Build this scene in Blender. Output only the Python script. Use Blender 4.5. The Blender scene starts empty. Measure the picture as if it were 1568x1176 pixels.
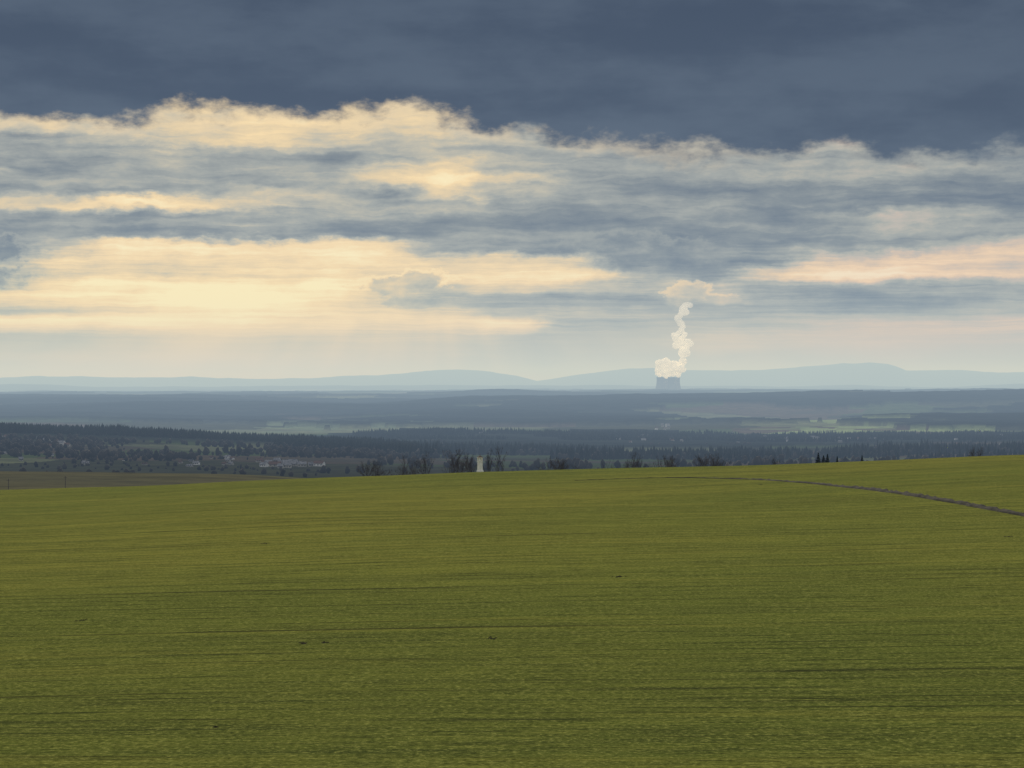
import bpy, math, random
import numpy as np
from mathutils import Vector
random.seed(7); rng=np.random.default_rng(11)
F=3396.0; HY=588.0; CX=784.0
sc=bpy.context.scene
sc.view_settings.view_transform='Standard'; sc.view_settings.look='None'; sc.view_settings.exposure=0

# ---------------------------------------------------------------- node helpers
class NT:
    def __init__(s,nt): s.nt=nt; s.n=nt.nodes; s.l=nt.links
    def new(s,t): return s.n.new(t)
    def put(s,sock,v):
        if isinstance(v,bpy.types.NodeSocket): s.l.new(v,sock)
        else: sock.default_value=v
    def m(s,op,a,b=None,c=None,clamp=False):
        n=s.new('ShaderNodeMath'); n.operation=op; n.use_clamp=clamp
        s.put(n.inputs[0],a)
        if b is not None: s.put(n.inputs[1],b)
        if c is not None: s.put(n.inputs[2],c)
        return n.outputs[0]
    def xyz(s,x,y,z):
        n=s.new('ShaderNodeCombineXYZ'); s.put(n.inputs[0],x); s.put(n.inputs[1],y); s.put(n.inputs[2],z); return n.outputs[0]
    def sep(s,v):
        n=s.new('ShaderNodeSeparateXYZ'); s.put(n.inputs[0],v); return n.outputs
    def noise(s,vec,scale=1,detail=4,rough=.55,dist=0):
        n=s.new('ShaderNodeTexNoise'); s.put(n.inputs['Vector'],vec); n.inputs['Scale'].default_value=scale
        n.inputs['Detail'].default_value=detail; n.inputs['Roughness'].default_value=rough; n.inputs['Distortion'].default_value=dist
        return n.outputs[0]
    def mr(s,v,a,b,c=0,d=1,smooth=True):
        n=s.new('ShaderNodeMapRange'); n.interpolation_type='SMOOTHSTEP' if smooth else 'LINEAR'
        s.put(n.inputs[0],v)
        for i,q in enumerate((a,b,c,d)): s.put(n.inputs[i+1],q)
        return n.outputs[0]
    def mix(s,f,a,b,mode='MIX'):
        n=s.new('ShaderNodeMix'); n.data_type='RGBA'; n.blend_type=mode
        s.put(n.inputs[0],f); s.put(n.inputs[6],a); s.put(n.inputs[7],b); return n.outputs[2]
    def fmix(s,f,a,b):
        n=s.new('ShaderNodeMix'); n.data_type='FLOAT'
        s.put(n.inputs[0],f); s.put(n.inputs[2],a); s.put(n.inputs[3],b); return n.outputs[0]
    def ramp(s,f,stops,interp='LINEAR'):
        n=s.new('ShaderNodeValToRGB'); cr=n.color_ramp; cr.interpolation=interp
        e=cr.elements
        while len(e)<len(stops): e.new(0.5)
        for i,(p,c) in enumerate(sorted(stops,key=lambda q:q[0])):
            e[i].position=p
        for i,(p,c) in enumerate(sorted(stops,key=lambda q:q[0])):
            e[i].color=c if len(c)==4 else (*c,1)
        s.put(n.inputs[0],f); return n.outputs[0]
def lin(r,g,b):
    f=lambda c:(c/255/12.92 if c<=10 else ((c/255+.055)/1.055)**2.4)
    return (f(r),f(g),f(b),1)
def newmat(name):
    m=bpy.data.materials.new(name); m.use_nodes=True; m.node_tree.nodes.clear()
    t=NT(m.node_tree); o=t.new('ShaderNodeOutputMaterial'); return m,t,o
def pbsdf(t,o,col,rough=.9,normal=None,spec=.2):
    p=t.new('ShaderNodeBsdfPrincipled'); t.put(p.inputs['Base Color'],col); t.put(p.inputs['Roughness'],rough)
    p.inputs['Specular IOR Level'].default_value=spec
    if normal is not None: t.l.new(normal,p.inputs['Normal'])
    t.l.new(p.outputs[0],o.inputs[0]); return p
def simple(name,c1,c2,scale=1.,rough=.9,detail=4):
    m,t,o=newmat(name)
    g=t.new('ShaderNodeNewGeometry').outputs['Position']
    n=t.noise(g,scale,detail)
    col=t.mix(t.mr(n,.35,.65),(*c1,1),(*c2,1)); pbsdf(t,o,col,rough,None,.05); return m

# ---------------------------------------------------------------- numpy noise
def h2(ix,iy,s=0):
    v=np.sin(ix*127.1+iy*311.7+s*74.7)*43758.5453
    return v-np.floor(v)
def vn(x,y,s=0):
    ix=np.floor(x); iy=np.floor(y); fx=x-ix; fy=y-iy
    fx=fx*fx*(3-2*fx); fy=fy*fy*(3-2*fy)
    a=h2(ix,iy,s);b=h2(ix+1,iy,s);c=h2(ix,iy+1,s);d=h2(ix+1,iy+1,s)
    return (a*(1-fx)+b*fx)*(1-fy)+(c*(1-fx)+d*fx)*fy
def fbm(x,y,o=4,s=0):
    r=0;a=.5;t=0
    for i in range(o):
        r=r+a*vn(x,y,s+i); t+=a; a*=.5; x=x*2.03+5.1; y=y*2.03+1.7
    return r/t
def voro(x,y,s=0):
    ix=np.floor(x); iy=np.floor(y); best=np.full(x.shape,9.); bid=np.zeros(x.shape)
    for i in(-1,0,1):
        for j in(-1,0,1):
            cx=ix+i; cy=iy+j
            px=cx+h2(cx,cy,s); py=cy+h2(cx,cy,s+3)
            dd=np.abs(px-x)+np.abs(py-y)
            m=dd<best; best=np.where(m,dd,best); bid=np.where(m,h2(cx,cy,s+9),bid)
    return bid

# ---------------------------------------------------------------- terrain profile
xk=[0,200,400,560,700,900,1100,1300,1568]
Z=lambda d,ys:[-(y-HY)/F*d for y in ys]
L=lambda a,b:list(np.interp(xk,[0,1568],[a,b]))
rings=[(3,[-2.3]*9),(20,[-5.4]*9),(45,[-10.2]*9),(65,[-13.1]*9),
 (150,L(-14.6,-12.6)),(280,[-16.9,-16.2,-15.4,-15.0,-14.8,-14.3,-13.8,-13.2,-12.2]),
 (425,Z(425,[746,740,729,725,719,714,708,700,688])),
 (520,L(-26,-22)),(610,L(-34,-27)),(720,L(-42,-38)),(1000,[-46,-46,-48,-52,-58,-58,-58,-58,-56]),
 (1250,[-48,-49,-50,-56,-62,-62,-62,-62,-62]),
 (2000,Z(2000,[726,726,726,726,726,728,728,728,728])),
 (2600,Z(2600,[702,702,704,708,712,714,714,714,714])),
 (3400,Z(3400,[680,684,690,694,704,706,706,706,704])),
 (4200,Z(4200,[658,665,674,686,695,696,696,694,692])),
 (4800,Z(4800,[668,674,682,686,688,690,688,686,684])),
 (5800,Z(5800,[676,676,680,676,673,676,678,678,676])),
 (6600,Z(6600,[670,670,670,664,660,664,668,668,666])),
 (7400,Z(7400,[664,662,662,662,664,664,662,662,660])),
 (8600,Z(8600,[652,652,658,658,654,653,652,651,651])),
 (11200,Z(11200,[640,636,640,640,638,637,638,637,637])),
 (14000,Z(14000,[625,618,617,622,610,609,606,605,602])),
 (16500,Z(16500,[617,615,614,614,612,611,610,609,607])),
 (20000,Z(20000,[610,609,609,607,606,606,606,605,605])),
 (24000,Z(24000,[607,606,606,604,604,603,603,602,602])),
 (28000,Z(28000,[604,604,603,602,600.5,599,598,598,598])),
 (36000,Z(36000,[601,601,601,600,599,598,598,598,598])),
 (48000,Z(48000,[599]*9)),(80000,Z(80000,[599]*9))]
gd=np.linspace(math.log(3),math.log(80000),900)
gx=np.arange(-200,1769,12.)
ld=np.log([r[0] for r in rings])
cols=np.array([np.interp(gd,ld,[r[1][k] for r in rings]) for k in range(9)])
tab=np.array([[0.]*len(gx)]*len(gd))
for i in range(len(gd)): tab[i]=np.interp(gx,xk,cols[:,i])
def gs(a,sig,ax):
    r=int(sig*3)+1; k=np.exp(-.5*(np.arange(-r,r+1)/sig)**2); k/=k.sum()
    p=[(0,0),(0,0)]; p[ax]=(r,r); a=np.pad(a,p,mode='edge')
    return np.apply_along_axis(lambda v:np.convolve(v,k,'valid'),ax,a)
tab=gs(gs(tab,4.0,0),4,1)
mx=[-200,0,60,110,200,290,330,420,470,530,580,640,700,750,790,822,850,890,960,1000,1060,1120,1180,1230,1290,1330,1360,1388,1430,1480,1568,1768]
my=[576,577,573,574,578,575,577,578,576,573,573,568,564,566,571,580,577,571,563,561,565,567,562,559,553,553,557,566,564,566,569,567]
def apx(az): return CX+F*np.tan(np.clip(az,-1.2,1.2))
def height(az,d):
    az=np.asarray(az,float); d=np.asarray(d,float)
    a=np.clip(apx(az),-199,1767); ldd=np.clip((np.log(np.maximum(d,3))-gd[0])/(gd[1]-gd[0]),0,len(gd)-1.001)
    i=np.floor(ldd).astype(int); f=ldd-i; j=(a+200)/12.; j0=np.clip(np.floor(j).astype(int),0,len(gx)-2); g=j-j0
    z=(tab[i,j0]*(1-g)+tab[i,j0+1]*g)*(1-f)+(tab[i+1,j0]*(1-g)+tab[i+1,j0+1]*g)*f
    z=z*np.cos(np.clip(az,-.4,.4))**np.clip((d-400)/100,0,1)
    x=d*np.sin(az); y=d*np.cos(az)
    far=np.clip((d-1500)/3000,0,1)
    z=z+far*(fbm(x/900,y/900,4,2)-.5)*np.clip(d/F*6.,0,44)
    z=z+np.clip((d-6500)/5000,0,1)*(fbm(x/2600,y/2200,3,5)-.5)*90*np.clip((40000-d)/20000,0,1)
    near=np.clip((d-60)/60,0,1)*(1-far)
    z=z+near*(fbm(x/55,y/70,3,8)-.5)*.7
    mh=np.interp(apx(az),mx,my)
    mh=mh+ (fbm(az*60,az*0+3,4,1)-.5)*5
    z=z+np.maximum(0,(597-mh))/F*60000*np.exp(-((d-60000)/5200)**2)*(0.93+.14*fbm(x/3000,y/3000,4,4))
    m2=4+9*fbm(az*22+4,az*0+1,4,6)
    z=z+m2/F*45000*np.exp(-((d-45000)/3000)**2)
    return z
def ground_hit(px,py,d0=70,d1=60000):
    az=math.atan((px-CX)/F); ds=np.exp(np.linspace(math.log(d0),math.log(d1),6000))
    zz=height(np.full(ds.shape,az),ds); iy=HY-zz/(ds*math.cos(az))*F
    k=np.argmax(iy<=py); return ds[k]*math.sin(az),ds[k]*math.cos(az),zz[k],ds[k]
def hxy(x,y): 
    x=np.asarray(x,float); y=np.asarray(y,float)
    return height(np.arctan2(x,y),np.hypot(x,y))

def cover(az,d,x,y):
    a=apx(az)
    wx=x+ (fbm(x/500,y/500,3,20)-.5)*300; wy=y+(fbm(x/500,y/500,3,21)-.5)*500
    idn=voro(wx/260,wy/420,1); idf=voro(wx/800,wy/1300,2)
    ids=np.where(d<6500,idn,idf)
    green=np.array([.07,.10,.04]); pale=np.array([.14,.16,.09]); brown=np.array([.10,.08,.06]); dull=np.array([.055,.06,.036])
    col=np.where((ids<.3)[:,None],green,np.where((ids<.42)[:,None],pale,np.where((ids<.75)[:,None],dull,brown)))
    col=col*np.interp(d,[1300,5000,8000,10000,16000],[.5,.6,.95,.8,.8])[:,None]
    fn=fbm(x/1300+3,y/1900,5,30)
    pf=np.interp(d,[1200,2600,3600,7000,12000,14500,20000,30000],[.05,.12,.44,.50,.51,.55,.49,.42])
    fo=(fn> np.interp(pf,[0,.5,1],[.9,.5,.1]))
    right=a>560+60*np.sin(y/400.)
    fo=fo|((~right)&(d>3750)&(d<4900))
    fo=fo|(right&(d>5500)&(d<6900)&(fbm(x/400,y/500,3,77)>.42))
    fo=fo|((a>700+60*np.sin(y/500.))&(d>12600)&(d<15200)&(fbm(x/900,y/700,3,78)>.36))
    wa=a+(fbm(x/220,y/200,3,90)-.5)*240; wd=d+(fbm(x/260,y/400,3,91)-.5)*1500
    e=(wa>1040)&(wa<1400)&(wd>9200)&(wd<10300)
    e2=(wa>430)&(wa<520)&(wd>7900)&(wd<9800); e3=(wa>585)&(wa<650)&(wd>8300)&(wd<9600)
    e4=(wa>1230)&(wa<1600)&(wd>7450)&(wd<7800)
    cl=e|e2|e3|e4; fo=fo&~cl
    col=np.where((e|e4)[:,None],np.array([.20,.26,.12]),col); col=np.where((e2|e3)[:,None],np.array([.13,.17,.10]),col)
    fo=fo&(d>2300)&(d<42000)
    fcol=np.array([.012,.016,.015])
    col=np.where(fo[:,None],fcol*(.8+.5*vn(x/60,y/60,3))[:,None],col)
    nf=(d<1300); col=np.where(nf[:,None],np.array([.085,.078,.038]),col)
    mt=d>42000; col=np.where(mt[:,None],np.array([.05,.06,.055]),col)
    return col,fo

az=np.concatenate([np.linspace(-math.pi,-.30,60)[:-1],np.linspace(-.30,.30,860),np.linspace(.30,math.pi,60)[1:]])
dr=np.concatenate([np.exp(np.linspace(math.log(3),math.log(60),25))[:-1],np.exp(np.linspace(math.log(60),math.log(620),130))[:-1],
   np.exp(np.linspace(math.log(620),math.log(30000),440))[:-1],np.exp(np.linspace(math.log(30000),math.log(80000),70))])
nA=len(az); nD=len(dr)
A,Dm=np.meshgrid(az,dr); A=A.ravel(); Dm=Dm.ravel()
X=Dm*np.sin(A); Y=Dm*np.cos(A); Zz=height(A,Dm)
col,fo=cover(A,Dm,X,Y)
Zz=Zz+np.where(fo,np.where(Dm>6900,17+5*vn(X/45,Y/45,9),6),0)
verts=np.stack([X,Y,Zz],1)
idx=np.arange(nD*nA).reshape(nD,nA)
a_=idx[:-1,:-1].ravel(); b_=idx[:-1,1:].ravel(); c_=idx[1:,1:].ravel(); d_=idx[1:,:-1].ravel()
quads=np.stack([a_,d_,c_,b_],1)
me=bpy.data.meshes.new('ground')
def build(me,verts,faces):
    n,k=faces.shape
    me.vertices.add(len(verts)); me.vertices.foreach_set('co',np.asarray(verts,np.float32).ravel())
    me.loops.add(n*k); me.loops.foreach_set('vertex_index',faces.astype(np.int32).ravel())
    me.polygons.add(n); me.polygons.foreach_set('loop_start',(np.arange(n)*k).astype(np.int32))
    me.polygons.foreach_set('loop_total',np.full(n,k,np.int32))
    me.update(calc_edges=True); me.validate()
build(me,verts,quads)
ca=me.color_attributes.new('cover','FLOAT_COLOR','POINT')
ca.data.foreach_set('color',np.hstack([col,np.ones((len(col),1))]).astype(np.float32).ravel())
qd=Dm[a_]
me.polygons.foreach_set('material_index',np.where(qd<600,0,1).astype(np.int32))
me.polygons.foreach_set('use_smooth',np.ones(len(quads),bool))
ground=bpy.data.objects.new('ground',me); sc.collection.objects.link(ground)

# crop material -----------------------------------------------------------
m,t,o=newmat('winter_wheat_field')
P=t.new('ShaderNodeNewGeometry').outputs['Position']; s=t.sep(P)
th=math.radians(-2.5)
low=t.noise(P,.006,2)
wob=t.m('MULTIPLY',t.m('SUBTRACT',low,.5),22)
sx=t.m('ADD',t.m('MULTIPLY',s[0],math.cos(th)),t.m('MULTIPLY',s[1],math.sin(th)))
cy=t.m('ADD',t.m('ADD',t.m('MULTIPLY',s[0],-math.sin(th)),t.m('MULTIPLY',s[1],math.cos(th))),wob)
def st(a,b,seed,detail=3,rough=.6):
    return t.noise(t.xyz(t.m('MULTIPLY',sx,a),t.m('MULTIPLY',cy,b),seed),1,detail,rough)
s1=st(.010,.14,1.3,4,.7); s2=st(.03,.8,4.1,4,.75); s3=st(.25,3.6,9.2,4,.75)
speck=t.noise(P,4.5,5,.8); speck2=t.noise(P,.6,4,.75)
big=t.noise(t.xyz(t.m('MULTIPLY',s[0],.010),t.m('MULTIPLY',s[1],.006),3),1,3)
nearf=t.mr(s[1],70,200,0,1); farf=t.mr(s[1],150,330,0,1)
yel=(.225,.212,.036,1); grn=(.142,.166,.028,1); dk=(.070,.094,.020,1)
c=t.mix(t.mr(big,.3,.7),grn,yel)
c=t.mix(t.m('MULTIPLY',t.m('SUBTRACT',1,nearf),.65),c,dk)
c=t.mix(t.m('MULTIPLY',t.mr(s1,.42,.62,0,1),t.fmix(farf,.30,.45)),c,(.10,.115,.022,1))
c=t.mix(t.mr(s1,.47,.36,0,.35),c,(.24,.225,.04,1))
c=t.mix(t.mr(s2,.46,.62,0,.5),c,(.055,.066,.018,1))
c=t.mix(t.mr(s3,.5,.66,0,.6),c,(.036,.044,.014,1))
c=t.mix(t.mr(s3,.48,.36,0,.35),c,(.27,.265,.055,1))
c=t.mix(t.mr(speck,.50,.66,0,.75),c,(.34,.34,.085,1))
c=t.mix(t.mr(speck,.48,.34,0,.8),c,(.024,.030,.010,1))
c=t.mix(t.mr(speck2,.5,.36,0,.2),c,(.05,.06,.015,1))
gap=st(.035,1.3,22,5,.85); c=t.mix(t.mr(gap,.575,.63,0,.85),c,(.022,.023,.011,1))
gap2=st(.012,.33,27,5,.85); c=t.mix(t.m('MULTIPLY',t.mr(gap2,.59,.65,0,.65),t.mr(s[1],110,200,0,1)),c,(.03,.032,.013,1))
dph=t.m('ABSOLUTE',t.m('SUBTRACT',t.m('FRACT',t.m('DIVIDE',cy,3.)),.5))
dl=t.m('MULTIPLY',t.mr(dph,.03,.09,1,0),t.mr(st(.05,.2,37,4,.7),.45,.62,0,.7))
c=t.mix(dl,c,(.03,.034,.013,1))
ph=t.m('ABSOLUTE',t.m('SUBTRACT',t.m('FRACT',t.m('DIVIDE',cy,27.)),.5))
tl=t.m('MULTIPLY',t.mr(ph,.004,.02,1,0),t.mr(st(.03,.05,31),.42,.6,.05,.75))
c=t.mix(tl,c,(.035,.033,.015,1))
hgt=t.m('ADD',t.m('MULTIPLY',speck,.4),t.m('ADD',t.m('MULTIPLY',s3,.5),t.m('MULTIPLY',s2,.6)))
bp=t.new('ShaderNodeBump'); bp.inputs['Strength'].default_value=.6; bp.inputs['Distance'].default_value=.25; t.l.new(hgt,bp.inputs['Height'])
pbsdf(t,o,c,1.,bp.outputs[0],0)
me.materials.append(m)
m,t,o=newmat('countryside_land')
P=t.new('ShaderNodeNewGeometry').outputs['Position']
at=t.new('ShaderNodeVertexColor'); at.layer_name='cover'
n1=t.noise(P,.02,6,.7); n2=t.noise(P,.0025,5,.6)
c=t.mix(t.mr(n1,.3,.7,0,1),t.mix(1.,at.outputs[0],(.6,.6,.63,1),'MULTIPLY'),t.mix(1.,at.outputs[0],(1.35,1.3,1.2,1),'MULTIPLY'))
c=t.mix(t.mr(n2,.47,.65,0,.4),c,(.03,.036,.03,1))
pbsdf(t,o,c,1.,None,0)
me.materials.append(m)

# ---------------------------------------------------------------- earth bank across the field
def strip(name,pts_px,w,h,mat,seed=0):
    P=[]
    for px,py in pts_px:
        x,y,z,d=ground_hit(px,py,70,600); P.append((x,y))
    P=np.array(P); seg=np.r_[0,np.cumsum(np.hypot(*np.diff(P,axis=0).T))]
    n=int(seg[-1]/.3); u=np.linspace(0,seg[-1],n)
    k=np.exp(-.5*(np.arange(-40,41)/16)**2);k/=k.sum()
    sm=lambda v:np.convolve(np.pad(v,40,mode='reflect',reflect_type='odd'),k,'valid')
    x=sm(np.interp(u,seg,P[:,0])); y=sm(np.interp(u,seg,P[:,1]))
    tx=np.gradient(x);ty=np.gradient(y);l=np.hypot(tx,ty);nx=-ty/l;ny=tx/l
    vs=[];prof=[(-.5,0),(-.3,.7),(-.08,1),(.14,.85),(.34,.5),(.5,0)]
    amp=np.interp(np.linspace(0,1,n),[0,.35,.6,.8,1],[.65,.75,.55,.35,.15])
    for q,(o_,hh) in enumerate(prof):
        ww=w*amp*(.7+.6*vn(u/3.,u*0+q,seed)); xx=x+nx*o_*ww; yy=y+ny*o_*ww
        zz=hxy(xx,yy)+ (hh*h*amp*(.35+1.1*vn(u/1.1,u*0+q,seed+2)) if hh>0 else -.15)
        vs.append(np.stack([xx,yy,zz],1))
    V=np.stack(vs,1).reshape(-1,3); k=len(prof); I=np.arange(n*k).reshape(n,k)
    Fq=np.stack([I[:-1,:-1].ravel(),I[1:,:-1].ravel(),I[1:,1:].ravel(),I[:-1,1:].ravel()],1)
    mm=bpy.data.meshes.new(name); build(mm,V,Fq); mm.materials.append(mat)
    ob=bpy.data.objects.new(name,mm); sc.collection.objects.link(ob); return ob
soil=simple('bare_soil',(.014,.012,.007),(.04,.033,.018),1.5)
strip('earth_bank',[(1700,815),(1568,790),(1450,768),(1350,752),(1250,741),(1150,734),(1050,731),(950,733),(880,736)],1.3,.40,soil,3)
V=[];Fc=[]
for (px,py,wp) in [(408,832,18),(948,883,24),(752,978,22),(125,950,20),(465,985,18),(497,984,14),(1545,822,14),(330,1114,4),(1165,742,10)]:
    x,y,z,d=ground_hit(px,py); R=wp/2/F*d
    for i in range(18):
        a=random.uniform(0,6.28); q=random.random()
        cx=x+math.cos(a)*q*R; cy2=y+math.sin(a)*q*R*1.6; r=random.uniform(.12,.26)*max(.6,R)
        cz=float(hxy(cx,cy2)); b=len(V)
        for k in range(6):
            an=k*math.pi/3; rr=r*random.uniform(.6,1.3); V.append((cx+math.cos(an)*rr*1.5,cy2+math.sin(an)*rr,cz-.05))
        V.append((cx,cy2,cz+r*.35))
        for k in range(6): Fc.append((b+k,b+(k+1)%6,b+6))
mm=bpy.data.meshes.new('soil_clods'); mm.from_pydata(V,[],Fc); mm.materials.append(soil)
sc.collection.objects.link(bpy.data.objects.new('soil_clods',mm))

# ---------------------------------------------------------------- forests (one mass each)
def forest(name,reg,mat,hmin,hmax,wr,round_=False):
    xs=[];ys=[]
    for (n,a0,a1,d0,d1,thr) in reg:
        a=rng.uniform(a0,a1,n); d=np.sqrt(rng.uniform(d0*d0,d1*d1,n)); azz=np.arctan((a-CX)/F)
        x=d*np.sin(azz); y=d*np.cos(azz); k=fbm(x/260+7,y/340,3,50)>thr
        xs.append(x[k]);ys.append(y[k])
    x=np.concatenate(xs);y=np.concatenate(ys);n=len(x); z=hxy(x,y)-1
    patch=fbm(x/120,y/120,2,60)
    H=rng.uniform(hmin,hmax,n)*(.55+.9*patch); W=H*rng.uniform(wr*.7,wr*1.2,n)
    if round_: tiers=[(.0,.25),(.3,.95),(.62,1.),(.88,.55)]
    else: tiers=[(.02,1.),(.42,.72),(.45,.82),(.75,.34)]
    S=5;vs=[]
    for (hh,ww) in tiers:
        for k in range(S):
            an=k*2*math.pi/S+rng.uniform(0,.6,n); r=W*ww*rng.uniform(.5,1.35,n)
            vs.append(np.stack([x+np.cos(an)*r,y+np.sin(an)*r,z+H*(hh+rng.uniform(-.08,.08,n))],1))
    vs.append(np.stack([x+rng.uniform(-.3,.3,n),y,z+H],1))
    V=np.stack(vs,1); K=V.shape[1]; V=V.reshape(-1,3)
    f=[]
    for tt in range(len(tiers)-1):
        for k in range(S):
            q=(k+1)%S; f.append((tt*S+k,tt*S+q,(tt+1)*S+q)); f.append((tt*S+k,(tt+1)*S+q,(tt+1)*S+k))
    for k in range(S): f.append(((len(tiers)-1)*S+k,(len(tiers)-1)*S+(k+1)%S,K-1))
    f=np.array(f); Fq=(f[None]+ (np.arange(n)*K)[:,None,None]).reshape(-1,3)
    mm=bpy.data.meshes.new(name); build(mm,V,Fq); mm.materials.append(mat)
    ob=bpy.data.objects.new(name,mm); sc.collection.objects.link(ob); return ob
spruce=simple('spruce_foliage',(.006,.010,.008),(.016,.021,.015),.05,1.)
decid=simple('bare_woodland',(.020,.019,.019),(.048,.042,.036),.03,1.)
forest('spruce_forest',[(9000,-250,575,3800,4500,.0),(2500,420,640,3500,4300,.35),(15000,540,1850,5500,6700,.36),(8000,560,1850,3300,4700,.50)],spruce,12,20,.17)
forest('deciduous_woodland',[(3500,560,1850,2300,4600,.48),(1600,-250,600,2500,3700,.48),(1500,560,1850,4500,5600,.5)],decid,6,12,.36,True)
forest('hedgerow_trees',[(60,-200,560,1500,2300,.5),(700,-200,600,2100,3300,.45),(160,560,1800,1500,2400,.45)],decid,3,7,.4,True)

# ---------------------------------------------------------------- villages
wallW=simple('render_wall_white',(.60,.59,.56),(.75,.73,.70),.3); wallC=simple('render_wall_cream',(.30,.28,.24),(.42,.39,.34),.3)
roofR=simple('tile_roof_brown',(.09,.055,.045),(.13,.08,.065),.5); roofG=simple('slate_roof_grey',(.12,.12,.13),(.22,.22,.23),.5); glass=simple('window_dark',(.02,.025,.03),(.03,.03,.04),1,.3)
def village(px_list,name='village'):
    V=[];Fs=[];Mi=[]
    def add(vs,fs,mi):
        b=len(V); V.extend(vs)
        for f in fs: Fs.append([b+i for i in f]); Mi.append(mi)
    for (px,py,sc_) in px_list:
        x,y,z,d=ground_hit(px,py,900,9000)
        sc_=sc_*random.uniform(.7,1.2)
        w=random.uniform(7,14)*sc_; l=random.uniform(7,10)*sc_; h=random.uniform(3.,5.)*sc_; rh=random.uniform(2.6,3.6)*sc_; a=random.uniform(-.7,.7)
        if d>5300: z+=5
        ca_,sa=math.cos(a),math.sin(a); R=lambda p:(x+p[0]*ca_-p[1]*sa,y+p[0]*sa+p[1]*ca_,z-1+p[2])
        X2,Y2=w/2,l/2
        wm=random.choice([0,1,1,1]); rm=random.choice([2,3,3,3])
        add([R(p) for p in [(-X2,-Y2,-6),(X2,-Y2,-6),(X2,Y2,-6),(-X2,Y2,-6),(-X2,-Y2,h+1),(X2,-Y2,h+1),(X2,Y2,h+1),(-X2,Y2,h+1),(-X2,0,h+rh+1),(X2,0,h+rh+1)]],
            [(0,1,5,4),(1,2,6,9,5),(2,3,7,6),(3,0,4,8,7)],wm)
        e=.5
        add([R(p) for p in [(-X2-e,-Y2-e,h+.75),(X2+e,-Y2-e,h+.75),(X2+e,0,h+rh+1.15),(-X2-e,0,h+rh+1.15),(X2+e,Y2+e,h+.75),(-X2-e,Y2+e,h+.75)]],
            [(0,1,2,3),(3,2,4,5)],rm)
        for k in range(3):
            wx=-X2+w*(k+.5)/3
            add([R(p) for p in [(wx-.5,-Y2-.04,2.),(wx+.5,-Y2-.04,2.),(wx+.5,-Y2-.04,3.2),(wx-.5,-Y2-.04,3.2)]],[(0,1,2,3)],4)
        add([R(p) for p in [(1,-.4,h+rh),(1.8,-.4,h+rh),(1.8,.4,h+rh),(1,.4,h+rh),(1,-.4,h+rh+2),(1.8,-.4,h+rh+2),(1.8,.4,h+rh+2),(1,.4,h+rh+2)]],[(0,1,5,4),(1,2,6,5),(2,3,7,6),(3,0,4,7),(4,5,6,7)],rm)
    mm=bpy.data.meshes.new('houses'); mm.from_pydata(V,[],Fs)
    for q in (wallW,wallC,roofR,roofG,glass): mm.materials.append(q)
    mm.polygons.foreach_set('material_index',np.array(Mi,np.int32)); mm.update()
    ob=bpy.data.objects.new(name,mm); sc.collection.objects.link(ob)
def scat(n,x0,x1,y0,y1,s): return [(random.uniform(x0,x1),random.uniform(y0,y1),s) for _ in range(n)]
village(scat(10,385,500,706,716,.75)+scat(8,300,400,700,714,.55)+scat(8,420,450,711,717,.85))
village(scat(9,70,122,676,686,.9)+scat(5,0,60,670,680,.8)+scat(7,120,300,704,716,.5)+scat(5,0,200,692,706,.5))
village(scat(18,1170,1290,672,684,.9)+scat(12,1290,1400,668,682,.85)+scat(9,1110,1180,666,682,.8))
village(scat(12,920,1050,668,682,.8)+scat(3,730,770,664,668,.9)+scat(5,1005,1032,653,661,1.1)+scat(5,1450,1568,668,690,.9))

# ---------------------------------------------------------------- bare trees on the crest
bark=simple('bark_twigs',(.045,.036,.032),(.09,.072,.062),.8)
def tree_mesh(name,H,seed,levels=6,spread=.55,bushy=False):
    r=random.Random(seed); V=[];Fs=[]
    def tube(p0,p1,r0,r1):
        d=(p1-p0); 
        if d.length<1e-4: return
        d.normalize(); u=d.orthogonal().normalized(); v=d.cross(u); b=len(V)
        K=4 if r0>.06 else 3
        for p,rr in((p0,r0),(p1,r1)):
            for k in range(K):
                an=k*2*math.pi/K; V.append(tuple(p+(u*math.cos(an)+v*math.sin(an))*rr))
        for k in range(K): Fs.append((b+k,b+(k+1)%K,b+K+(k+1)%K,b+K+k))
    def grow(p,d,l,rad,lv):
        q=p
        for sgi in range(2):
            dd=(d+Vector((r.gauss(0,.10),r.gauss(0,.10),r.gauss(0.03,.06)))).normalized()
            q2=q+dd*l*.5; tube(q,q2,rad*(1-.15*sgi),rad*(.85-.15*sgi)); 
            if lv<levels-1 and lv>0 and r.random()<.6:
                sd=(dd+Vector((r.uniform(-1,1),r.uniform(-1,1),r.uniform(-.2,.6)))*spread*1.4).normalized()
                grow(q2,sd,l*.55,rad*.45,min(levels-1,lv+2))
            q=q2; d=dd
        if lv<levels:
            for k in range(r.choice([2,2,3]) if lv<levels-1 else 3):
                sd=(d+Vector((r.uniform(-1,1),r.uniform(-1,1),r.uniform(-.45,.55)))*spread*1.25).normalized()
                grow(q,sd,l*r.uniform(.62,.86),rad*.60,lv+1)
    if bushy:
        for k in range(6):
            dd=Vector((r.uniform(-.8,.8),r.uniform(-.8,.8),1)).normalized(); grow(Vector((r.uniform(-.6,.6),r.uniform(-.6,.6),0)),dd,H*.3,.05,2)
    else: grow(Vector((0,0,-.3)),Vector((0,0,1)),H*.22,H*.018,0)
    zt=max(v[2] for v in V); k=H/zt; V=[(a*k,b*k,c*k) for a,b,c in V]
    mm=bpy.data.meshes.new(name); mm.from_pydata(V,[],Fs); mm.materials.append(bark); return mm
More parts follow.
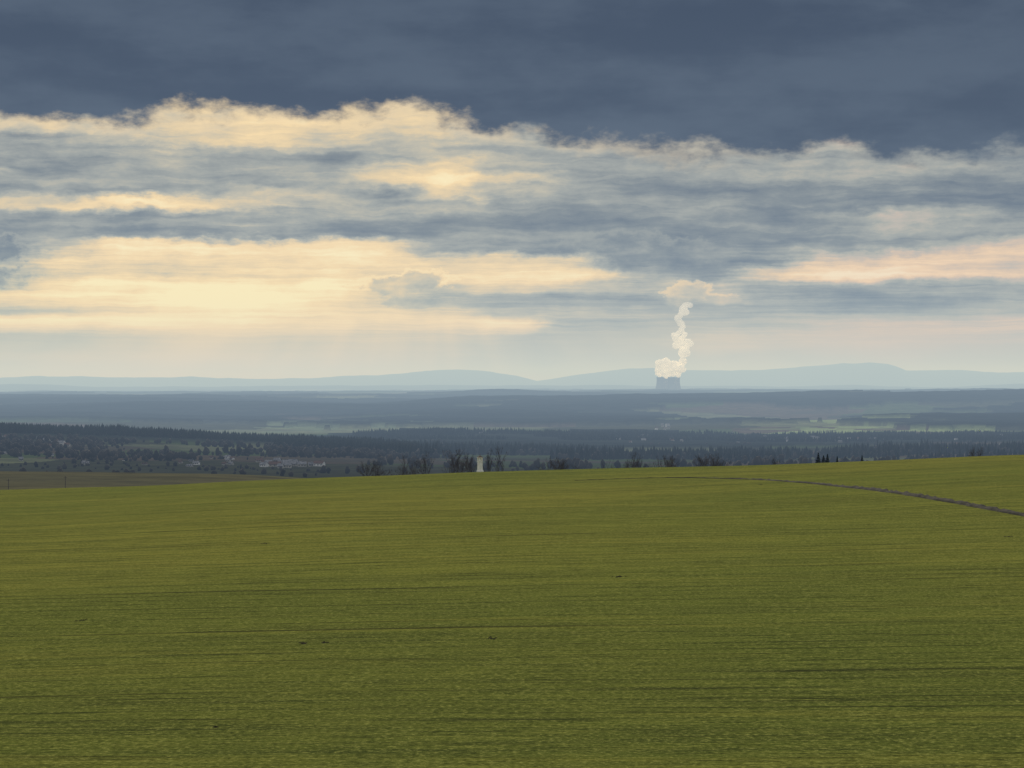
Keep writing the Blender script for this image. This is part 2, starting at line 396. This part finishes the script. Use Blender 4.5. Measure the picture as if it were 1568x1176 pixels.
tm=[tree_mesh('tree_mesh_a',10,1,6,.55),tree_mesh('tree_mesh_b',10,5,6,.45),tree_mesh('tree_mesh_c',10,9,6,.62),tree_mesh('tree_mesh_d',10,14,6,.38)]
bm_=[tree_mesh('bush_mesh_a',4,21,5,.7,True),tree_mesh('bush_mesh_b',4,25,5,.6,True)]
def place_tree(px,top,d,mesh,nm,wf=1.):
    azz=math.atan((px-CX)/F); x=d*math.sin(azz);y=d*math.cos(azz); z=float(hxy(x,y)); H=-(top-HY)/F*y-z
    base=10 if mesh in tm else 4
    ob=bpy.data.objects.new(nm,mesh); ob.location=(x,y,z-.1); k=H/base; ob.scale=(k*wf,k*wf,k); ob.rotation_euler=(0,0,random.uniform(0,6.28)); sc.collection.objects.link(ob)
for px,top,d,i,w in [(562,702,585,2,.7),(580,704,560,0,.7),(622,694,590,1,.7),(636,702,570,0,.6),(657,688,600,3,.8),(690,685,610,1,.8),(700,685,590,0,.8),(712,694,575,2,.6),(722,690,600,0,.6),(752,685,600,3,.7),(768,681,620,1,.8),
    (850,697,580,2,.8),(858,700,560,0,.7),(930,702,580,1,.7),(966,690,600,0,.7),(976,700,570,2,.7),(1018,694,580,2,.8),(1026,696,570,0,.7),(1084,692,580,2,.9),(1096,692,575,0,.8),(1188,694,590,3,.6),(1496,681,560,2,.6)]:
    place_tree(px,top,d,tm[i],'bare_tree',w)
for px,top,d in [(570,709,560),(604,711,560),(645,710,560),(684,706,565),(844,706,560),(866,707,560),(938,708,555),(1010,704,560),(1074,702,560),(1106,702,560)]:
    place_tree(px,top,d,random.choice(bm_),'bare_bush',.8)
needle=simple('conifer_needles',(.008,.018,.008),(.025,.04,.016),1.5)
def conifer(px,top,d,wid):
    azz=math.atan((px-CX)/F); x=d*math.sin(azz);y=d*math.cos(azz); z=float(hxy(x,y)); H=-(top-HY)/F*y-z
    V=[];Fs=[];r=random.Random(int(px))
    for k in range(5): an=k*1.2566; V.append((.12*math.cos(an),.12*math.sin(an),0))
    V.append((0,0,H)); 
    for k in range(5): Fs.append((k,(k+1)%5,5))
    for i in range(420):
        u=r.random()**.8; hh=H*(.06+.92*u); R=wid*(1-u)**.8*r.uniform(.6,1.15); an=r.uniform(0,6.28)
        p=Vector((0,0,hh)); tip=Vector((math.cos(an)*R,math.sin(an)*R,hh-R*.25+.1)); sd=Vector((-math.sin(an),math.cos(an),0))*(.14+.14*R)
        mid=p.lerp(tip,.6); b=len(V)
        V+= [tuple(p),tuple(mid+sd),tuple(tip),tuple(mid-sd+Vector((0,0,-.12)))]; Fs.append((b,b+1,b+2,b+3))
    mm=bpy.data.meshes.new('conifer'); mm.from_pydata(V,[],Fs); mm.materials.append(needle)
    ob=bpy.data.objects.new('spruce_tree',mm); ob.location=(x,y,z-.1); sc.collection.objects.link(ob)
for px,top,d,w in [(1253,692,500,1.6),(1261,696,505,1.7),(1267,694,500,1.5),(1282,698,500,.9),(1320,696,500,.9)]: conifer(px,top,d,w)

# ---------------------------------------------------------------- wayside shrine
def box(V,Fs,cx,cy,z0,z1,wx,wy,tx=None,ty=None):
    tx=tx if tx is not None else wx; ty=ty if ty is not None else wy; b=len(V)
    for z,a,c in((z0,wx,wy),(z1,tx,ty)): V+= [(cx-a/2,cy-c/2,z),(cx+a/2,cy-c/2,z),(cx+a/2,cy+c/2,z),(cx-a/2,cy+c/2,z)]
    Fs+= [(b,b+1,b+5,b+4),(b+1,b+2,b+6,b+5),(b+2,b+3,b+7,b+6),(b+3,b,b+4,b+7),(b+4,b+5,b+6,b+7),(b+3,b+2,b+1,b)]
def child(nm,V,Fs,mat,par):
    mm=bpy.data.meshes.new(nm); mm.from_pydata(V,[],Fs); mm.materials.append(mat); ob=bpy.data.objects.new(nm,mm); ob.parent=par; sc.collection.objects.link(ob); return ob
plaster=simple('whitewashed_plaster',(.80,.77,.68),(.88,.86,.78),1.2); capm=simple('shrine_roof_tile',(.10,.07,.05),(.16,.11,.08),3)
y=428.; x=(735-CX)/F*y; z=float(hxy(x,y))
sh=bpy.data.objects.new('wayside_shrine',None); sh.location=(x,y,z); sh.rotation_euler=(0,0,math.radians(28)); sc.collection.objects.link(sh)
V=[];Fs=[]; box(V,Fs,0,0,-.4,.35,1.0,1.0); box(V,Fs,0,0,.352,.45,1.0,1.0,.86,.86); child('plinth',V,Fs,plaster,sh)
V=[];Fs=[]; box(V,Fs,0,0,.452,2.05,.78,.78,.74,.74); child('shaft',V,Fs,plaster,sh)
V=[];Fs=[]; box(V,Fs,0,0,2.052,2.13,.88,.88); 
for sx_ in(-.29,.29):
    for sy_ in(-.29,.29): box(V,Fs,sx_,sy_,2.132,2.8,.2,.2)
box(V,Fs,0,.04,2.132,2.8,.37,.4); box(V,Fs,0,0,2.802,2.92,.92,.92); child('lantern_niche',V,Fs,plaster,sh)
V=[];Fs=[]; box(V,Fs,0,0,2.922,3.25,.98,.98,.06,.06); child('roof',V,Fs,capm,sh)
V=[];Fs=[]; box(V,Fs,0,0,3.23,3.55,.05,.05); box(V,Fs,0,0,3.4,3.44,.22,.04); child('cross',V,Fs,capm,sh)

wood=simple('weathered_wood',(.06,.05,.04),(.12,.10,.08),2)
for px,top in [(13,733),(100,729),(-40,735)]:
    d=900; azz=math.atan((px-CX)/F); x=d*math.sin(azz);y=d*math.cos(azz); z=float(hxy(x,y)); H=max(2,-(top-HY)/F*y-z)
    e=bpy.data.objects.new('wooden_utility_pole',None); e.location=(x,y,z); sc.collection.objects.link(e)
    V=[];Fs=[]; box(V,Fs,0,0,-.5,H,.26,.26,.18,.18); child('pole',V,Fs,wood,e)
    V=[];Fs=[]; box(V,Fs,0,-.16,H-.7,H-.55,1.6,.12); child('crossarm',V,Fs,wood,e)

# ---------------------------------------------------------------- cooling towers
conc=simple('concrete_shell',(.16,.16,.16),(.22,.21,.21),.02); dark=simple('tower_inlet_dark',(.02,.02,.02),(.04,.04,.04),.05)
TD=28000.; PX=TD/F
def tower(px,dd):
    d=TD+dd; x=(px-CX)/F*d; y=d; zb=-(600-HY)/F*d; Ht=(600-577.5)*PX
    V=[];Fs=[];S=48;N=20; 
    for i in range(N+1):
        h=i/N; zt=.78; r=41+ (66-41)*max(0,(zt-h)/zt)**1.75 if h<zt else 41+3.5*((h-zt)/(1-zt))**1.5
        for k in range(S): an=k*2*math.pi/S; V.append((r*math.cos(an),r*math.sin(an),Ht*(.05+.95*h)))
    for i in range(N):
        for k in range(S): Fs.append((i*S+k,i*S+(k+1)%S,(i+1)*S+(k+1)%S,(i+1)*S+k))
    e=bpy.data.objects.new('cooling_tower',None); e.location=(x,y,zb); sc.collection.objects.link(e)
    ob=child('shell',V,Fs,conc,e); ob.data.polygons.foreach_set('use_smooth',[True]*len(Fs))
    V=[];Fs=[]
    for k in range(36):
        an=k*2*math.pi/36; box(V,Fs,66*math.cos(an),66*math.sin(an),-3,Ht*.055,2.4,2.4)
    child('support_columns',V,Fs,conc,e)
    V=[];Fs=[]
    for z_ in(-12,Ht*.045):
        for k in range(S): an=k*2*math.pi/S; V.append((60*math.cos(an),60*math.sin(an),z_))
    for k in range(S): Fs.append((k,(k+1)%S,S+(k+1)%S,S+k))
    child('basin_core',V,Fs,dark,e)
tower(1010.5,0); tower(1018.5,260); tower(1028,40); tower(1036,300)
V=[];Fs=[]; 
x0=(1050-CX)/F*TD
box(V,Fs,0,0,-60,25,70,60); box(V,Fs,95,20,-60,30,60,60); box(V,Fs,50,-60,-60,8,190,40)
e=bpy.data.objects.new('power_station_building',None); e.location=(x0,TD,-(599-HY)*PX); sc.collection.objects.link(e); child('halls',V,Fs,conc,e)

# ---------------------------------------------------------------- steam plume
import bmesh
from mathutils import noise as mn, Matrix
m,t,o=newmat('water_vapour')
P=t.new('ShaderNodeNewGeometry').outputs['Position']
df=t.new('ShaderNodeBsdfDiffuse'); df.inputs[0].default_value=(.97,.95,.92,1)
tr=t.new('ShaderNodeBsdfTranslucent'); tr.inputs[0].default_value=(1,.96,.88,1)
mx1=t.new('ShaderNodeMixShader'); mx1.inputs[0].default_value=.30; t.l.new(df.outputs[0],mx1.inputs[1]); t.l.new(tr.outputs[0],mx1.inputs[2])
em=t.new('ShaderNodeEmission'); em.inputs[0].default_value=(1,.90,.74,1); em.inputs[1].default_value=.30  # added glow, stands in for sunlight scattered inside the steam
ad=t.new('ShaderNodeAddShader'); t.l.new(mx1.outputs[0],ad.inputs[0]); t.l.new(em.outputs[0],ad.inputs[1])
tp=t.new('ShaderNodeBsdfTransparent'); mx2=t.new('ShaderNodeMixShader')
n=t.noise(P,.006,3,.5)
zf=t.mr(t.sep(P)[2],250,900,.0,.45)
lw=t.new('ShaderNodeLayerWeight'); lw.inputs[0].default_value=.5
edge=t.mr(lw.outputs['Facing'],.98,.45,0,1)
al=t.m('SUBTRACT',t.mr(n,.34,.60,.75,1.),zf,clamp=True)
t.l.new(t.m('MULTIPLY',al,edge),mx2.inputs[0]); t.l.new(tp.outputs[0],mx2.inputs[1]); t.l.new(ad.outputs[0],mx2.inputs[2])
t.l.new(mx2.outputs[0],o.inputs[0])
bmm=bmesh.new(); rr=random.Random(4)
path=[(1010,576,6,1008,568,8),(1020,576,6,1018,564,9),(1029,576,6,1030,564,9),(1037,576,6,1040,564,8),(1016,570,9,1018,554,11),(1035,570,10,1046,548,11),(1026,564,9,1030,556,9),
      (1010,566,7,1012,556,8),(1046,548,10,1050,538,10),(1048,545,9,1038,524,8),(1050,538,8,1056,524,7),(1040,526,7,1032,512,7),(1034,514,7,1046,500,7),
      (1044,520,6,1052,508,5),(1046,500,7,1036,488,7),(1036,488,7,1046,476,8),(1046,476,8,1058,462,12)]
for (xa,ya,ra,xb,yb,rb) in path:
    for i in range(7):
        u=rr.random(); r0=(ra+(rb-ra)*u)*rr.uniform(.38,.72); sp=(ra+(rb-ra)*u)*.42
        px=xa+(xb-xa)*u+rr.gauss(0,sp*.7); py=ya+(yb-ya)*u+rr.gauss(0,sp*.6); py=min(py,576)
        d=TD+130+rr.uniform(-1,1)*sp*PX; c=Vector(((px-CX)/F*d,d,-(py-HY)/F*d)); R=r0*PX
        g=bmesh.ops.create_icosphere(bmm,subdivisions=3,radius=1)
        off=rr.uniform(0,100)
        for v in g['verts']:
            q=v.co.copy(); k=R*(1+.16*mn.fractal(q*1.3+Vector((off,0,0)),1.,2.,2)); v.co=c+Vector((q.x*k*1.1,q.y*k,q.z*k))
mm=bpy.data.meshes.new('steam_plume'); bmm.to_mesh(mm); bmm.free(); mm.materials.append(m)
cen_=Vector(((1028-CX)/F*TD,TD,(HY-540)/F*TD)); mm.transform(Matrix.Translation(-cen_))
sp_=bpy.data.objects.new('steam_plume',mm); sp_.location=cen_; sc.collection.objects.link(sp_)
rm_=sp_.modifiers.new('union','REMESH'); rm_.mode='VOXEL'; rm_.voxel_size=7.; rm_.use_smooth_shade=True
tx_=bpy.data.textures.new('billow','CLOUDS'); tx_.noise_scale=55; tx_.noise_depth=2
dm_=sp_.modifiers.new('billows','DISPLACE'); dm_.texture=tx_; dm_.strength=30; dm_.mid_level=.5
s_=sp_.modifiers.new('soften','SMOOTH'); s_.factor=.5; s_.iterations=4

# ---------------------------------------------------------------- haze (absorbing air layer; added emission stands in for scattered daylight)
bm2=bmesh.new(); bmesh.ops.create_cube(bm2,size=1)
for v in bm2.verts: v.co=Vector((v.co.x*150000,v.co.y*156000,(-850 if v.co.z<0 else 520)))
mm=bpy.data.meshes.new('haze'); bm2.to_mesh(mm); bm2.free(); hz=bpy.data.objects.new('haze',mm); sc.collection.objects.link(hz)
m,t,o=newmat('aerial_haze')
ab=t.new('ShaderNodeVolumeAbsorption'); Dn=6e-5; sg=(2.2e-5,3.0e-5,4.9e-5)
ab.inputs['Color'].default_value=(1-sg[0]/Dn,1-sg[1]/Dn,1-sg[2]/Dn,1); ab.inputs['Density'].default_value=Dn
em=t.new('ShaderNodeEmission'); em.inputs['Strength'].default_value=1e-5
H=(.64,.655,.565)
em.inputs['Color'].default_value=(H[0]*2.2,H[1]*3.0,H[2]*4.9,1)
ad=t.new('ShaderNodeAddShader'); t.l.new(ab.outputs[0],ad.inputs[0]); t.l.new(em.outputs[0],ad.inputs[1]); t.l.new(ad.outputs[0],o.inputs['Volume'])
mm.materials.append(m)

# ---------------------------------------------------------------- world
SUN_EL=math.radians(24); SUN_AZ=math.radians(-6)
w=bpy.data.worlds.new('World'); sc.world=w; w.use_nodes=True; w.node_tree.nodes.clear(); t=NT(w.node_tree)
out=t.new('ShaderNodeOutputWorld')
sky=t.new('ShaderNodeTexSky'); sky.sky_type='NISHITA'; sky.sun_disc=False; sky.sun_elevation=SUN_EL; sky.sun_rotation=SUN_AZ; sky.air_density=1.5; sky.dust_density=3
bgS=t.new('ShaderNodeBackground'); bgS.inputs[1].default_value=.10; t.l.new(sky.outputs[0],bgS.inputs[0])
G=t.new('ShaderNodeTexCoord').outputs['Generated']; s=t.sep(G)
U=t.m('MULTIPLY',t.m('ARCTAN2',s[0],s[1]),33.96); hl=t.m('SQRT',t.m('ADD',t.m('MULTIPLY',s[0],s[0]),t.m('MULTIPLY',s[1],s[1])))
V=t.m('MULTIPLY',t.m('ARCTAN2',s[2],hl),33.96)
def nz(a,b,seed,detail=6,rough=.6,uu=U,vv=V): return t.noise(t.xyz(t.m('MULTIPLY',uu,a),t.m('MULTIPLY',vv,b),seed),1,detail,rough)
def cen(n,k): return t.m('MULTIPLY',t.m('SUBTRACT',n,.5),k)
w1=nz(.5,1.2,1,3); w2=nz(.6,1.4,7,3); f1=nz(1.6,3.2,3,8,.62); f2=nz(1.6,3.6,12,8,.62)
calm=t.mr(V,.9,2.4,.3,1)
Uw=t.m('ADD',U,t.m('ADD',cen(w1,1.2),cen(f1,1.2)))
Vw=t.m('ADD',V,t.m('MULTIPLY',calm,t.m('ADD',cen(w2,.36),cen(f2,.46))))
Vs=t.m('ADD',V,t.m('MULTIPLY',calm,t.m('ADD',cen(w2,.30),cen(f2,.20))))
un=t.m('DIVIDE',t.m('ADD',Uw,7.84),15.68)
rows=[(195,'62 70 66 76 84 80 76 72 52 42 40 36 30 45 30 30 40'),
(220,'52 54 56 72 76 62 56 58 52 48 45 45 48 60 38 30 30'),
(240,'44 42 46 50 54 48 54 56 50 46 44 47 52 50 50 45 42'),
(258,'42 40 44 44 44 46 68 76 58 46 44 46 47 46 48 42 40'),
(275,'54 46 52 48 44 52 66 94 72 50 44 44 42 40 40 38 36'),
(297,'44 50 46 56 68 62 46 76 56 42 40 38 36 35 34 30 28'),
(317,'60 68 86 82 68 52 44 46 40 38 38 36 35 34 36 32 28'),
(338,'44 46 42 44 46 44 40 36 37 38 42 42 40 48 62 54 36'),
(360,'34 40 38 40 42 38 36 36 35 36 35 34 34 37 44 42 40'),
(378,'26 62 92 94 84 86 78 48 42 40 34 32 32 34 36 52 64'),
(400,'46 84 86 84 84 88 86 78 80 74 38 32 34 68 80 80 76'),
(422,'48 74 82 80 84 86 80 76 86 90 52 34 72 92 94 86 80'),
(440,'60 90 99 99 99 99 78 66 74 58 52 60 42 40 44 44 44'),
(460,'86 86 90 99 99 92 78 60 56 48 42 62 46 38 38 40 42'),
(480,'62 72 80 90 95 88 80 74 54 50 48 44 42 43 44 50 50'),
(495,'97 97 97 94 92 88 80 84 94 54 52 54 56 64 68 70 68'),
(518,'62 64 66 72 72 70 68 66 60 58 62 68 68 68 68 66 64'),
(550,'68 70 72 74 74 71 67 64 60 59 60 62 62 62 62 60 60'),
(588,'74 76 78 80 80 76 72 69 66 64 64 64 64 64 64 64 64')]
acc=None
for (yy,st_) in rows:
    vals=[int(q)/100 for q in st_.split()]
    r=t.ramp(un,[(i/16,(v,v,v,1)) for i,v in enumerate(vals)],'EASE')
    vy=(HY-yy)/100
    if acc is None: acc=r
    else: acc=t.fmix(t.mr(Vw,vy,pv),r,acc)
    pv=vy
tv=acc
amp=t.mr(V,.6,1.5,.15,1)
stk=nz(.30,4.2,21,6,.6,U,Vs); stk2=nz(.6,8.,25,6,.6,U,Vs); bil=nz(1.3,2.8,29,8,.62)
tv=t.m('ADD',tv,t.m('MULTIPLY',amp,t.m('ADD',cen(stk,.60),t.m('ADD',cen(stk2,.20),cen(bil,.42)))))
fine=nz(.22,13.,33,5,.6,U,t.m('ADD',V,cen(f2,.12)))
tv=t.m('ADD',tv,t.m('MULTIPLY',cen(fine,.42),t.m('MULTIPLY',t.mr(V,.5,.9,0,1),t.mr(V,2.4,1.8,0,1))))
cn=t.m('ADD',cen(nz(1.5,2.4,81,8,.62),2.2),cen(nz(5.,7.,83,6,.65),.9))
def mass(tv,lst,rim,core,vc,soft=.45,op=.9):
    r=None
    for (cx,cy_,rx,ry) in lst:
        dx=t.m('DIVIDE',t.m('SUBTRACT',U,(cx-784)/100),rx/100); dy=t.m('DIVIDE',t.m('SUBTRACT',V,(588-cy_)/100),ry/100)
        b=t.m('SUBTRACT',1.,t.m('SQRT',t.m('ADD',t.m('MULTIPLY',dx,dx),t.m('MULTIPLY',dy,dy))))
        r=b if r is None else t.m('SMOOTH_MAX',r,b,.3)
    b=t.m('ADD',r,cn)
    vcen=(588-vc)/100
    top=t.mr(t.m('ADD',V,cen(f1,.4)),vcen-.12,vcen+.12,0,1)
    mk=t.m('MULTIPLY',t.mr(b,-.05,t.fmix(top,soft,.20)),op)
    inner=t.fmix(t.mr(b,.05,.5,0,1),t.fmix(top,tv,rim),t.m('ADD',core,cen(bil,.8)))
    return t.fmix(mk,tv,inner)
tv=mass(tv,[(590,440,58,20),(655,430,50,20),(640,462,90,12)],.99,.60,444,.7,.8)
tv=mass(tv,[(960,380,150,26),(1050,404,80,26),(945,404,60,16)],.46,.35,380,.9,.75)
tv=mass(tv,[(-20,395,90,36),(-40,425,110,30)],.5,.29,396,.7,.85)
tv=mass(tv,[(1060,446,40,16),(1100,460,36,14),(1040,464,24,14)],.86,.66,460,.9,.7)
du=t.m('ADD',U,1.2); dv=t.m('SUBTRACT',3.6,V)
ang=t.m('ARCTAN2',du,dv)
ray=t.noise(t.xyz(t.m('MULTIPLY',ang,4.),0,3.3),1,2)
tv=t.m('ADD',tv,t.m('MULTIPLY',cen(ray,.22),t.mr(V,2.0,.6,0,1)))
colr=t.ramp(tv,[(0.05,lin(68,80,98)),(.22,lin(92,102,116)),(.36,lin(122,129,134)),(.5,lin(157,160,156)),(.62,lin(190,184,166)),(.74,lin(226,204,163)),(.86,lin(248,220,168)),(1.,lin(255,240,194))])
pk=t.m('MULTIPLY',t.mr(U,1.5,6,0,1),t.mr(tv,.5,.7,0,1))
colr=t.mix(pk,colr,t.mix(1.,colr,(.93,.88,1.02,1),'MULTIPLY'))
yl=t.m('MULTIPLY',t.mr(U,1.,-4,0,1),t.mr(V,2.2,1.2,0,1))
colr=t.mix(yl,colr,t.mix(1.,colr,(1.03,1.03,.90,1),'MULTIPLY'))
ed=[196,192,188,176,170,180,165,184,199,214,219,231,236,226,246,240,224]
er=t.ramp(t.m('DIVIDE',t.m('ADD',U,7.84),15.68),[(i/16,((260-q)/100,)*3) for i,q in enumerate(ed)],'EASE')
ev=t.m('ADD',er,3.28)
e1=nz(1.1,2.,41,8,.6); e2=nz(4.,6.,44,6,.6)
dd=t.m('ADD',t.m('SUBTRACT',V,ev),t.m('ADD',cen(e1,1.0),cen(e2,.22)))
mask=t.mr(dd,-.18,.14,0,1)
rim=t.m('MULTIPLY',t.m('MULTIPLY',t.mr(dd,-.32,-.08,0,1),t.mr(U,6,-1,.06,.6)),t.mr(nz(.9,1.5,71,4),.38,.60,.05,1))
colr=t.mix(rim,colr,lin(238,214,172))
dn=t.m('ADD',t.m('MULTIPLY',nz(.22,1.0,50,5,.55),.65),t.m('MULTIPLY',nz(.9,2.0,54,5,.55),.35))
deck=t.mix(t.mr(dn,.36,.64),lin(44,56,78),lin(66,78,97))
colr=t.mix(mask,colr,deck)
up=t.mr(V,7.5,17,0,1)
on=t.noise(G,3.0,6,.6)
colr=t.mix(up,colr,t.mix(t.mr(on,.35,.65),(.50,.54,.62,1),(1.05,1.0,.95,1)))
bgC=t.new('ShaderNodeBackground'); bgC.inputs[1].default_value=1.; t.l.new(colr,bgC.inputs[0])
mxs=t.new('ShaderNodeMixShader'); cov=t.m('SUBTRACT',1.,t.m('MULTIPLY',up,.35)); t.l.new(cov,mxs.inputs[0]); t.l.new(bgS.outputs[0],mxs.inputs[1]); t.l.new(bgC.outputs[0],mxs.inputs[2])
t.l.new(mxs.outputs[0],out.inputs[0])

sun=bpy.data.lights.new('sun','SUN'); sun.energy=2.2; sun.angle=math.radians(6); sun.color=(1,.93,.80)
so=bpy.data.objects.new('sun',sun); sc.collection.objects.link(so)
sv=Vector((math.sin(SUN_AZ)*math.cos(SUN_EL),math.cos(SUN_AZ)*math.cos(SUN_EL),math.sin(SUN_EL)))
so.rotation_euler=sv.to_track_quat('Z','Y').to_euler()

cam=bpy.data.cameras.new('camera'); cam.sensor_width=36; cam.lens=36*F/1568; cam.clip_start=.5; cam.clip_end=200000
co=bpy.data.objects.new('camera',cam); co.location=(0,0,0); co.rotation_euler=(math.pi/2,0,0); sc.collection.objects.link(co); sc.camera=co
